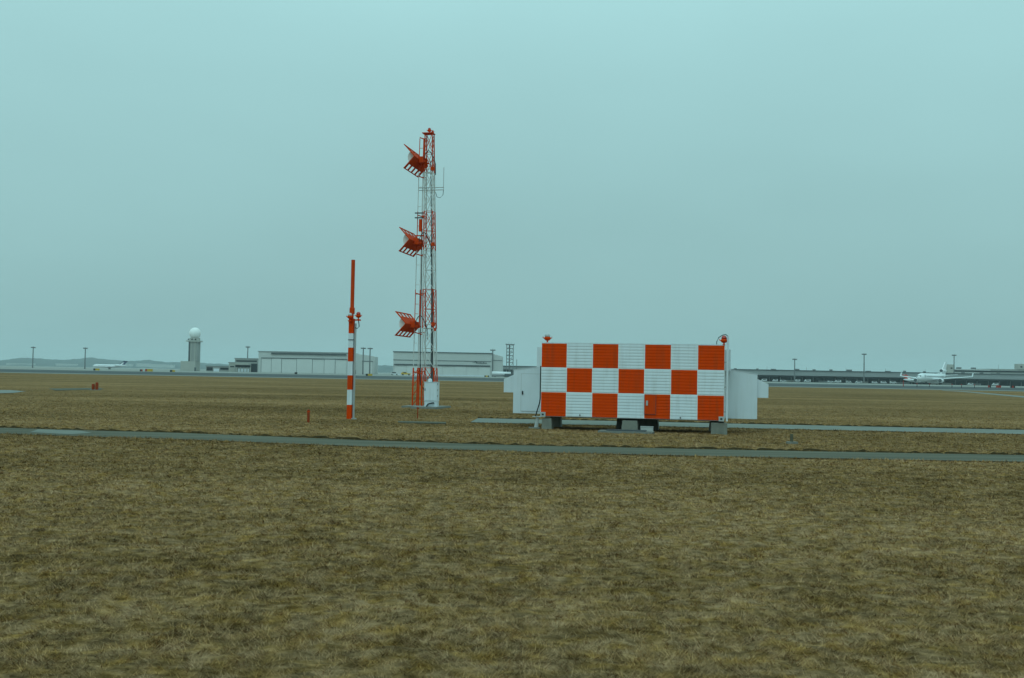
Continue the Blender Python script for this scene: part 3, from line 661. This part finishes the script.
MB().tube([(-hw * 0.15, 0, 0), (-hw * .15, 0, ztp)], 0.5, 8).build('stair_core', STEEL, LT)
for a in (-1.2, -0.4, 0.5, 1.2): bar('aerial', STEEL, LT, (a * hw, 0, ztp + .7), (a * hw, 0, ztp + (2.2 if abs(a) < 1 else 1.5)), 0.08, 6)

# terminal
D = 830; x0 = px_x(736, D)
TE = thing('terminal_building', 'long low terminal with pale roof fascia over dark glazing', 'terminal', (x0, D, 0))
XE = X(1110); zr0, zr1 = px_z(800, 375.7, D), px_z(800, 371.0, D)
MB().box(X(736), XE, 2, 60, 0, zr0).build('wall', GLASS, TE)
MB().box(X(733), XE, -6, 62, zr0, zr1).build('roof_fascia', ROOFG, TE)
MB().box(X(732), XE, -6.6, 62.6, zr1, zr1 + 0.6).build('roof_edge', DARKT, TE)
MB().box(X(737), XE, 0.5, 1.99, zr0 - 1.2, zr0 - 0.02).build('soffit_beam', DARKT, TE)
np_ = 34
for k in range(np_):
    a = X(737) + (XE - X(737)) * k / np_; b = X(737) + (XE - X(737)) * (k + 1) / np_
    MB().box(a + 0.35, b - 0.35, 1.7, 1.98, 2.7, zr0 - 1.3).build('glass_pane', GLASS, TE)
    MB().box(a - 0.25, a + 0.25, 1.2, 1.99, 0.1, zr0 - 1.3).build('mullion', STEEL, TE)
for k in range(7):
    a = X(744) + k * 28.4
    MB().box(a, a + 9 + 3 * (k % 3), 0.8, 1.69, 0.2, 1.4).build('low_wall', CONCT if k % 2 else ROOFG, TE)
for k in range(15):
    a = X(738) + k * 14.4 + random.uniform(-2, 2)
    MB().box(a, a + random.choice((1.2, 1.6, 3.4)), 8, 11, zr1 + 0.6, zr1 + 0.6 + random.uniform(0.6, 1.3)).build('roof_unit', STEEL, TE)
for k in range(6): bar('roof_aerial', STEEL, TE, (X(770 + 40 * k), 10, zr1 + .5), (X(770 + 40 * k), 10, zr1 + 3.2), 0.09, 6)

D = 930; x0 = px_x(501, D)
TC = thing('concourse_building', 'low flat roofed concourse showing between broad hangar and shelter', 'terminal', (x0, D, 0))
MB().box(0, X(735), 0, 40, 0, px_z(515, 369.5, D)).build('wall', GLASS, TC); MB().box(-1, X(735), -3, 43, px_z(515, 369.5, D), px_z(515, 366.8, D)).build('roof_fascia', ROOFG, TC)
MB().box(-1.4, X(735), -3.5, 43.4, px_z(515, 366.8, D), px_z(515, 366.8, D) + 0.8).build('roof_edge', DARKT, TC)
for k in range(10): MB().box(X(503 + 7 * k), X(503 + 7 * k) + 0.6, -0.5, -0.003, 0, px_z(515, 369.5, D)).build('mullion', STEEL, TC)
bar('flag_pole', STEEL, TC, (X(516.5), -4, 0), (X(516.5), -4, px_z(516, 359.5, D)), 0.25, 6)

D = 980; x0 = px_x(944, D)
UB = thing('terminal_upper_block', 'pale upper storey blocks rising behind the terminal roof', 'building', (x0, D, 0))
MB().box(X(947.5), X(954.5), 0, 7, 0, px_z(950, 364.4, D)).build('stair_block', CONCT, UB)
MB().box(X(954.6), X(992), 3, 30, 0, px_z(975, 369.2, D)).build('wall', WALLG, UB); MB().box(X(992.1), X(1100), 6, 34, 0, px_z(1005, 369.0, D)).build('wall', CONCD, UB)
MB().box(X(955), X(992), 2.6, 2.99, px_z(975, 372.0, D), px_z(975, 370.4, D)).build('window_band', GLASS, UB)
MB().box(X(993), X(1100), 5.6, 5.99, px_z(1005, 372.2, D), px_z(1005, 370.8, D)).build('window_band', GLASS, UB)
MB().box(X(1020.5), X(1040), 5, 12, px_z(1005, 369.0, D) + .01, px_z(1020, 363.8, D)).build('tower_block', CONCT, UB)
for a in (961.5, 976.2): MB().box(X(a), X(a + 3.6), 8, 12, px_z(975, 369.2, D), px_z(975, 367.4, D)).build('roof_unit', STEEL, UB)
MB().box(X(950.5), X(952.5), -0.12, -0.003, px_z(947, 368.8, D), px_z(947, 367.4, D)).build('window', GLASS, UB)
MB().box(X(1023), X(1025), 4.88, 4.997, px_z(1020, 367.6, D), px_z(1020, 366.0, D)).build('window', GLASS, UB)
bar('roof_aerial', STEEL, UB, (X(1002.5), 8, px_z(1005, 369.0, D)), (X(1002.5), 8, px_z(1002, 364.5, D)), 0.12, 6)

# floodlight masts
def flood(px, pyt, D, label, arms=4):
    x = px_x(px, D); zt = px_z(px, pyt, D); o = thing('floodlight_mast', label, 'lamp mast', (x, D, 0), 0, 'floodlight masts across the airfield')
    MB().tube([(0, 0, 0), (0, 0, zt - 0.8)], [0.52, 0.34], 8).build('pole', STEEL, o); MB().lathe([(1.1, zt - 0.9), (1.1, zt - 0.55)], 12).build('ring', STEEL, o)
    for k in range(arms * 2):
        t = 2 * math.pi * k / (arms * 2); c, s_ = math.cos(t) * 1.35, math.sin(t) * 1.35
        MB().box(c - 0.38, c + 0.38, s_ - 0.35, s_ + 0.35, zt - 0.85, zt - 0.1).build('lamp_head', STEEL, o)
    MB().tube([(0, 0, zt - 0.6), (0, 0, zt + 0.5)], 0.12, 6).build('finial', STEEL, o)
flood(32.4, 346.8, 830, 'leftmost lamp mast, standing alone before the hills')
flood(84.6, 347.6, 830, 'lamp mast beside the nose of the small white jet')
flood(247.2, 346.4, 830, 'lamp mast rising behind the banded office block')
flood(362.8, 347.6, 735, 'first of two close lamp masts, nearer the red and white pole')
flood(369.6, 347.8, 740, 'second of two close lamp masts, at the arched hangar end')
flood(492.4, 349.4, 715, 'lamp mast at the corner of the broad hangar')
flood(794.6, 358.6, 815, 'shorter lamp mast before the terminal, nearest the shelter')
flood(864.0, 353.6, 800, 'tall lamp mast before the terminal, left of the trijet')
flood(954.0, 354.6, 850, 'lamp mast behind the trijet tail')

# aircraft (local x forward from tail to nose is -x: the nose points to -x)
def wing(parent, name, root_pts, tip_pts, th, m):
    (x0, y0, z0, c0), (x1, y1, z1, c1) = root_pts, tip_pts; b = MB(); vs_ = []
    for x, y, z, c, t in ((x0, y0, z0, c0, th), (x1, y1, z1, c1, th * 0.45)):
        vs_ += [(x, y, z), (x + c * 0.3, y, z + t / 2), (x + c, y, z), (x + c * 0.3, y, z - t / 2)]
    b.add(vs_, [(0, 3, 2, 1), (4, 5, 6, 7)] + [(i, (i + 1) % 4, 4 + (i + 1) % 4, 4 + i) for i in range(4)])
    return recalc(b.build(name, m, parent))
def fin(parent, name, pts, th, m):
    return recalc(MB().prism(pts, lambda q, e: (q[0], th * (e - 0.5), q[1])).build(name, m, parent))
def fuselage(parent, Lf, r, zc, m):
    st_ = [(0.02, 0), (0.35, .006), (0.62, .025), (0.86, .06), (1, .11), (1, .62), (0.93, .74), (0.70, .86), (0.36, .96), (0.10, 1.0)]
    b = MB(); vs_ = []; n = 20
    for q, t in st_:
        up = 0.0 if t < .62 else (t - .62) / .38 * r * 0.62; dn = -(1 - q) * r * 0.25 if t < .11 else 0
        for k in range(n):
            a = 2 * math.pi * k / n; vs_.append((Lf * t, math.cos(a) * r * q, zc + up + dn + math.sin(a) * r * q))
    fs_ = [(i * n + k, i * n + (k + 1) % n, (i + 1) * n + (k + 1) % n, (i + 1) * n + k) for i in range(len(st_) - 1) for k in range(n)]
    fs_ += [tuple(range(n)), tuple((len(st_) - 1) * n + k for k in range(n))]
    return recalc(b.add(vs_, fs_).build('fuselage', m, parent, True))
def engine(parent, x, y, z, ln, r):
    e = MB().lathe([(r * .82, 0), (r, ln * .12), (r, ln * .55), (r * .62, ln), (r * .3, ln * 1.12)], 14, 'x', (x, y, z)).build('engine', PLANEW, parent, True)
    MB().lathe([(r * .78, -0.02), (r * .78, 0.01)], 14, 'x', (x - 0.03, y, z)).build('intake', DARKT, e)
    return e
def gear(parent, x, y, zt, r):
    g = MB().tube([(x, y, r), (x, y, zt)], r * 0.3, 6).build('landing_gear', PLANEG, parent)
    for sy in (-1, 1): MB().lathe([(r, -0.2), (r, 0.2)], 12, 'z').build('wheel', DARK, g).matrix_local = Matrix.Translation((x, y + sy * 0.45, r)) @ Matrix.Rotation(math.pi / 2, 4, 'X')
    return g
def trijet(loc, rz):
    o = thing('trijet_airliner', 'large white airliner with a third engine in its tail, parked before the terminal', 'aircraft', loc, rz)
    f = fuselage(o, 59, 3.0, 5.0, PLANEW)
    MB().box(0.9, 1.9, -1.35, 1.35, 5.55, 6.3).build('windscreen', GLASS, f)
    for sy in (-1, 1):
        wg = wing(o, 'wing', (20, sy * 2.4, 3.7, 12.5), (34.5, sy * 25.2, 6.0, 3.0), 1.3, PLANEG if False else PLANEW)
        fin(wg, 'winglet', [(35.4, 6.0), (37.6, 6.0), (39.2, 8.6), (37.6, 8.6)], 0.35, PLANEW).location = (0, sy * 25.3, 0)
        wing(o, 'stabilizer', (50, sy * 1.0, 6.6, 6.0), (56, sy * 9.0, 7.6, 2.4), 0.7, PLANEW)
        engine(o, 19.0, sy * 8.6, 3.0, 6.0, 1.6); MB().box(21, 26, sy * 8.6 - 0.2, sy * 8.6 + 0.2, 4.2, 5.0).build('pylon', PLANEG, o)
        gear(o, 31, sy * 5.0, 4.0, 0.9)
        MB().box(5.0, 5.9, sy * 2.80 - 0.12, sy * 2.80 + 0.12, 5.0, 6.9).build('cabin_door', PLANEG, f)
        for k in range(22): MB().box(8 + 1.7 * k, 8.6 + 1.7 * k, sy * 2.93 - 0.06, sy * 2.93 + 0.06, 5.6, 6.2).build('window', GLASS, f)
    fin(o, 'tail_fin', [(46.5, 7.6), (57, 7.6), (60.5, 16.8), (57.0, 16.8)], 0.7, PLANEW)
    engine(o, 48.5, 0, 10.2, 9.5, 1.5); gear(o, 6.0, 0, 3.0, 0.7)
    return o
def regional(loc, rz, label, tailm, tip):
    o = thing('regional_jet', label, 'aircraft', loc, rz); f = fuselage(o, 27, 1.4, 2.6, PLANEW)
    MB().box(0.6, 1.2, -0.7, 0.7, 2.9, 3.3).build('windscreen', GLASS, f)
    for sy in (-1, 1):
        wg = wing(o, 'wing', (10.5, sy * 1.1, 1.7, 4.6), (15.0, sy * 10.4, 2.3, 1.3), 0.5, PLANEW)
        fin(wg, 'winglet', [(15.2, 2.3), (16.3, 2.3), (17.0, 3.4), (16.3, 3.4)], 0.15, PLANEW).location = (0, sy * 10.4, 0)
        wing(o, 'stabilizer', (25.2, sy * 0.1, 7.1, 2.4), (27.4, sy * 3.3, 7.2, 1.1), 0.25, PLANEW)
        engine(o, 18.2, sy * 2.1, 3.3, 3.6, 0.75); gear(o, 13.5, sy * 1.7, 1.8, 0.45)
        for k in range(14): MB().box(4.6 + k * 0.95, 4.95 + k * 0.95, sy * 1.37 - 0.03, sy * 1.37 + 0.03, 2.75, 3.1).build('window', GLASS, f)
    tf = fin(o, 'tail_fin', [(20.2, 3.6), (25.0, 3.6), (28.0, 7.2), (24.8, 7.2)], 0.35, tailm)
    if tip is not None: fin(tf, 'fin_stripe', [(21.6, 4.1), (23.4, 4.1), (25.2, 5.8), (23.6, 5.8)], 0.40, tip)
    gear(o, 2.8, 0, 1.5, 0.3)
    return o
D = 790; nz_ = G(919, 383)
nose = P(918.5, 378, D - 27)
trijet((nose.x, D - 27, 0.03), R(90 - 39))
pr_ = P(92.8, 366, 905); regional((pr_.x, 905, 0.03), R(6), 'small white regional jet with dark tail taxiing before the hills', NAVY, PLANEW)
pr_ = P(905.0, 378, 812); regional((pr_.x + 25.5, 810, 0.03), R(180 - 4), 'small jet with red and white tail, mostly hidden behind the trijet', REDP, PLANEW)

# boarding bridge at the broad hangar corner
D = 700; q = P(492, 373, D)
JB = thing('boarding_bridge', 'white roofed boarding bridge with dark cab at the broad hangar corner', 'boarding bridge', (q.x, D, 0), R(4))
zt = px_z(500, 371.3, D)
MB().tube([(0, 0, zt - 1.3), (12, 0, zt - 1.5)], 1.25, 10).build('tunnel', PLANEW, JB, True); MB().box(8, 14.2, -1.7, 1.7, zt - 3.6, zt - 1.6).build('cab', DARKT, JB)
MB().box(0.5, 7.8, -1.5, 1.5, zt - 3.4, zt - 2.7).build('walkway', STEEL, JB)
for x in (2, 11): MB().box(x - 0.4, x + 0.4, -0.4, 0.4, 0.0, zt - 2.7).build('support_leg', STEEL, JB)

# ground vehicles: one van with its parts, then copies
def van():
    o = thing('service_van', '', 'van')
    pr = [(-2.4, 0.45), (2.3, 0.45), (2.4, 1.1), (1.75, 1.25), (1.25, 2.1), (-2.35, 2.15)]
    b = recalc(MB().prism(pr, lambda q, e: (q[0], -0.9 + 1.8 * e, q[1])).build('body', VEHW, o))
    MB().box(-1.6, 0.9, -0.93, -0.901, 1.3, 1.9).build('side_window', GLASS, b); MB().box(-1.6, 0.9, 0.901, 0.93, 1.3, 1.9).build('side_window', GLASS, b)
    for x in (-1.5, 1.5):
        for y in (-0.82, 0.82):
            MB().lathe([(0.36, -0.12), (0.36, 0.12)], 12).build('wheel', DARK, o).matrix_local = Matrix.Translation((x, y, 0.36)) @ Matrix.Rotation(math.pi / 2, 4, 'X')
    return o
spots = [(765, 'first'), (773, 'second'), (781, 'third'), (800, 'fourth'), (806, 'fifth'), (829, 'sixth'), (838, 'seventh'), (848, 'eighth'), (857, 'ninth'), (876, 'tenth'), (884, 'eleventh'), (892, 'twelfth'), (968, 'thirteenth'), (993, 'fourteenth')]
v0 = van(); D = 818
for i, (px, word) in enumerate(spots):
    o = v0 if i == 0 else copy_tree(v0)
    o.location = (px_x(px, D) + random.uniform(-1, 1), D + random.uniform(-6, 4), 0.03); o.rotation_euler = (0, 0, random.choice((0, math.pi)) + random.uniform(-.15, .15))
    sc_ = random.uniform(0.9, 1.25); o.scale = (sc_ * 0.85, 0.9, random.uniform(0.7, 1.0))
    o['label'] = f'tiny white van below the terminal, {word} of fourteen counting from the shelter'; o['group'] = 'vans parked along the terminal'
D = 690
o = copy_tree(v0); o.location = (px_x(394.5, D), D, 0.03); o.rotation_euler = (0, 0, 0); o.scale = (1, 1, 1); o['label'] = 'white van parked at the edge of the broad hangar'; del o['group']
TT_ = thing('tow_tractor', 'yellow low tow tractor parked before the broad hangar doors', 'vehicle', (px_x(406, D), D, 0.03))
recalc(MB().prism([(-3.0, 0.5), (3.0, 0.5), (3.0, 1.3), (0.6, 1.4), (0.2, 2.1), (-1.8, 2.1), (-3.0, 1.5)], lambda q, e: (q[0], -1.1 + 2.2 * e, q[1])).build('body', YELLOW, TT_))
for x in (-1.9, 1.9):
    for y in (-1, 1): MB().lathe([(0.5, -0.2), (0.5, 0.2)], 12).build('wheel', DARK, TT_).matrix_local = Matrix.Translation((x, y, 0.5)) @ Matrix.Rotation(math.pi / 2, 4, 'X')
MB().box(-1.5, 0.1, -1.13, -1.101, 1.45, 2.0).build('side_window', GLASS, TT_)

# taxiway guidance signs
def sign(px, py, wpx, hpx, D, label, cols):
    q = P(px, py, D); s_ = D / FPX; o = thing('guidance_sign', label, 'sign', (q.x, D, 0.02)); wd, ht = wpx * s_, max(hpx * s_, 0.8); n = len(cols)
    for i, m in enumerate(cols): MB().box(-wd / 2 + wd * i / n, -wd / 2 + wd * (i + 1) / n - 0.02, -0.12, 0.12, 0.25, 0.25 + ht).build('sign_panel', m, o)
    for k in (-0.4, 0.4): MB().box(k * wd - 0.06, k * wd + 0.06, -0.06, 0.06, 0, 0.25).build('leg', STEEL, o)
sign(96.5, 369.5, 6.0, 1.9, 480, 'dim yellow and black sign under the small jet', [SIGNK, YELLOW, YELLOW])
sign(149.0, 370.5, 7.5, 2.4, 470, 'bright yellow sign with red end panel near the radar tower', [SIGNR, YELLOW, YELLOW, YELLOW])
sign(141.2, 371.0, 2.6, 1.5, 470, 'small dark sign beside the bright yellow one', [SIGNK, SIGNR])
sign(172.5, 371.0, 5.0, 1.6, 470, 'black and yellow sign just short of the radar tower', [SIGNK, YELLOW])
sign(369.0, 376.0, 6.5, 1.5, 430, 'low yellow sign between the banded pole and the mast', [SIGNK, YELLOW, YELLOW])
sign(296.0, 373.0, 2.6, 1.3, 480, 'tiny dark sign in front of the arched hangar doors', [SIGNK])
sign(486.8, 376.5, 5.0, 1.6, 560, 'brownish sign before the corner of the broad hangar', [OLIVE, YELLOW, OLIVE])
sign(989.5, 387.0, 2.8, 1.6, 400, 'smallest dark red sign, right of the trijet', [SIGNR, SIGNK])
sign(998.6, 386.5, 5.0, 1.9, 400, 'middle and largest of three red signs right of the trijet', [SIGNR, SIGNR, SIGNR])
sign(1012.8, 387.0, 4.6, 1.6, 400, 'rightmost red sign with dark ends', [SIGNK, SIGNR, SIGNK])
q = P(903.3, 386, 390); o = thing('marker_pole', 'thin red marker pole before the parked trijet', 'marker post', (q.x, 390, 0.02))
MB().tube([(0, 0, 0), (0, 0, 2.2)], 0.14, 8).build('post', SIGNR, o); MB().box(-0.4, 0.4, -0.4, 0.4, 0, 0.08).build('base_plate', SLAB, o)
for px, wd_ in ((917, 'first'), (929.5, 'second'), (952, 'third'), (961.5, 'fourth'), (974.5, 'fifth')):
    q = P(px, 386, 385); o = thing('edge_light', f'tiny dark edge light below the trijet, {wd_} from its nose', 'runway light', (q.x, 385, 0.02), 0, 'edge lights below the trijet')
    MB().tube([(0, 0, 0), (0, 0, 1.0)], [0.14, 0.11], 8).build('stem', DARKT, o); MB().lathe([(0.2, 1.0), (0.22, 1.15), (0.1, 1.3)], 10).build('lens', GLASSRED, o)

# ------------------------------------------------------------------ dry grass, denser where the eye can resolve it
def grass():
    half_a = R(31); r0, r1 = 5.2, 120.0; Nb = 2000000
    u = rng.random(Nb); pw = 0.3
    r = (r0 ** pw + u * (r1 ** pw - r0 ** pw)) ** (1 / pw); a = rng.uniform(-half_a, half_a, Nb)
    x, y = r * np.sin(a), r * np.cos(a)
    # extra tufts along the pavement edges
    ex, ey, big = [], [], []
    for line in ([G(*p) for p in far1], [G(*p) for p in near1], [G(*p) for p in far2], [G(*p) for p in near2]):
        for p_, q_ in zip(line[:-1], line[1:]):
            k = int((q_ - p_).length * 190); t = rng.random(k); off = np.abs(rng.normal(0, 0.10, k)) * (1 if line[0].y > 0 else 1)
            sgn = 1
            ex.append(p_.x + (q_.x - p_.x) * t); ey.append(p_.y + (q_.y - p_.y) * t + rng.normal(0, 0.13, k)); big.append(np.ones(k))
    x = np.concatenate([x] + ex); y = np.concatenate([y] + ey); big = np.concatenate([np.zeros(Nb)] + big)
    r = np.hypot(x, y)
    keep = np.ones(x.shape, bool)
    rag = 0.50 * vnoise(x / 0.5, y / 0.5, 44) ** 2
    for poly in (poly1, poly2): keep &= ~(inside(x, y, poly) & ~((big > 0) & (edge_dist(x, y, poly + [poly[0]]) < rag)))
    for poly in (pad_l, pad_m, drain): keep &= ~inside(x, y, poly)
    # nothing grows through slabs and piers, thin growth in the dry shade under the shelter
    c, s_ = math.cos(S_RZ), math.sin(S_RZ); lx = (x - SL.x) * c + (y - SL.y) * s_; ly = -(x - SL.x) * s_ + (y - SL.y) * c
    keep &= ~((lx > 2.1) & (lx < 3.87) & (ly > -1.37) & (ly < -0.67))
    keep &= ~((lx > 0.1) & (lx < L - 0.1) & (ly > 0.3) & (ly < 2.3) & (rng.random(x.shape) < 0.6))
    mx_, my_ = x - MB0.x, y - MB0.y; c2, s2 = math.cos(ARZ), math.sin(ARZ); kx, ky = mx_ * c2 + my_ * s2, -mx_ * s2 + my_ * c2
    keep &= ~((np.abs(kx + 0.12) < 1.12) & (ky > -2.45) & (ky < 0.8))
    cl_ = 0.4 * vnoise(x / 0.40, y / 0.34, 21) + 0.6 * vnoise(x / 0.11, y / 0.10, 22)
    keep &= (big > 0) | (rng.random(x.shape) < (0.10 + 1.4 * cl_ ** 1.3) * np.clip((122 - r) / 70, 0, 1))
    x, y, r, big, cl_ = x[keep], y[keep], r[keep], big[keep], cl_[keep]; n = x.size
    z = ground_height(x, y) - 0.005
    ln = (0.032 + 0.048 * cl_) * rng.uniform(0.6, 1.3, n) * (1 + 0.4 * big) * np.clip(1.25 - r / 110, 0.65, 1)
    wd = 0.0066 * np.clip(r / 8, 0.75, 7) ** 0.95
    tilt = rng.uniform(0.75, 1.45, n) * np.where(big > 0, 0.75, 1)
    az = 4 * math.pi * vnoise(x / 0.16, y / 0.14, 31) + rng.normal(0, 1.0, n)
    dx, dy, dz = np.sin(tilt) * np.cos(az), np.sin(tilt) * np.sin(az), np.cos(tilt)
    fa = rng.uniform(0, 2 * math.pi, n); wx, wy = np.cos(fa) * wd / 2, np.sin(fa) * wd / 2
    V = np.empty((n, 3, 3), np.float32)
    V[:, 0] = np.stack([x - wx, y - wy, z], -1); V[:, 1] = np.stack([x + wx, y + wy, z], -1)
    V[:, 2] = np.stack([x + dx * ln, y + dy * ln, z + dz * ln], -1)
    me = bpy.data.meshes.new('dry_grass'); me.vertices.add(3 * n); me.loops.add(3 * n); me.polygons.add(n)
    me.vertices.foreach_set('co', V.ravel()); me.loops.foreach_set('vertex_index', np.arange(3 * n, dtype=np.int32))
    me.polygons.foreach_set('loop_start', np.arange(0, 3 * n, 3, dtype=np.int32)); me.polygons.foreach_set('loop_total', np.full(n, 3, np.int32))
    me.materials.append(BLADE); me.update(calc_edges=True)
    at = me.attributes.new('tint', 'FLOAT', 'FACE'); at.data.foreach_set('value', (0.5 + (rng.random(n) - 0.5) * np.clip(18 / r, 0.4, 1)).astype(np.float32))
    o = link('dry_grass', me); props(o, 'short matted dry tan grass covering the airfield', 'grass', None, 'stuff')
grass()

# ------------------------------------------------------------------ haze: one closed box of even, pale air round the whole place
hz = MB().box(-11500, 11500, -11500, 11500, -1.2, 75).build('haze', WHITE); hz['kind'] = 'stuff'; hz['label'] = 'pale even haze over the whole airfield'; hz['category'] = 'haze'
hm = bpy.data.materials.new('haze_air'); hm.use_nodes = True; t = hm.node_tree; t.nodes.clear()
out = N(t, 'ShaderNodeOutputMaterial'); pv = N(t, 'ShaderNodeVolumePrincipled')
pv.inputs['Color'].default_value = (0.84, 0.94, 0.98, 1); pv.inputs['Density'].default_value = 0.00012; pv.inputs['Anisotropy'].default_value = 0.2
t.links.new(pv.outputs[0], out.inputs['Volume']); hz.data.materials[0] = hm
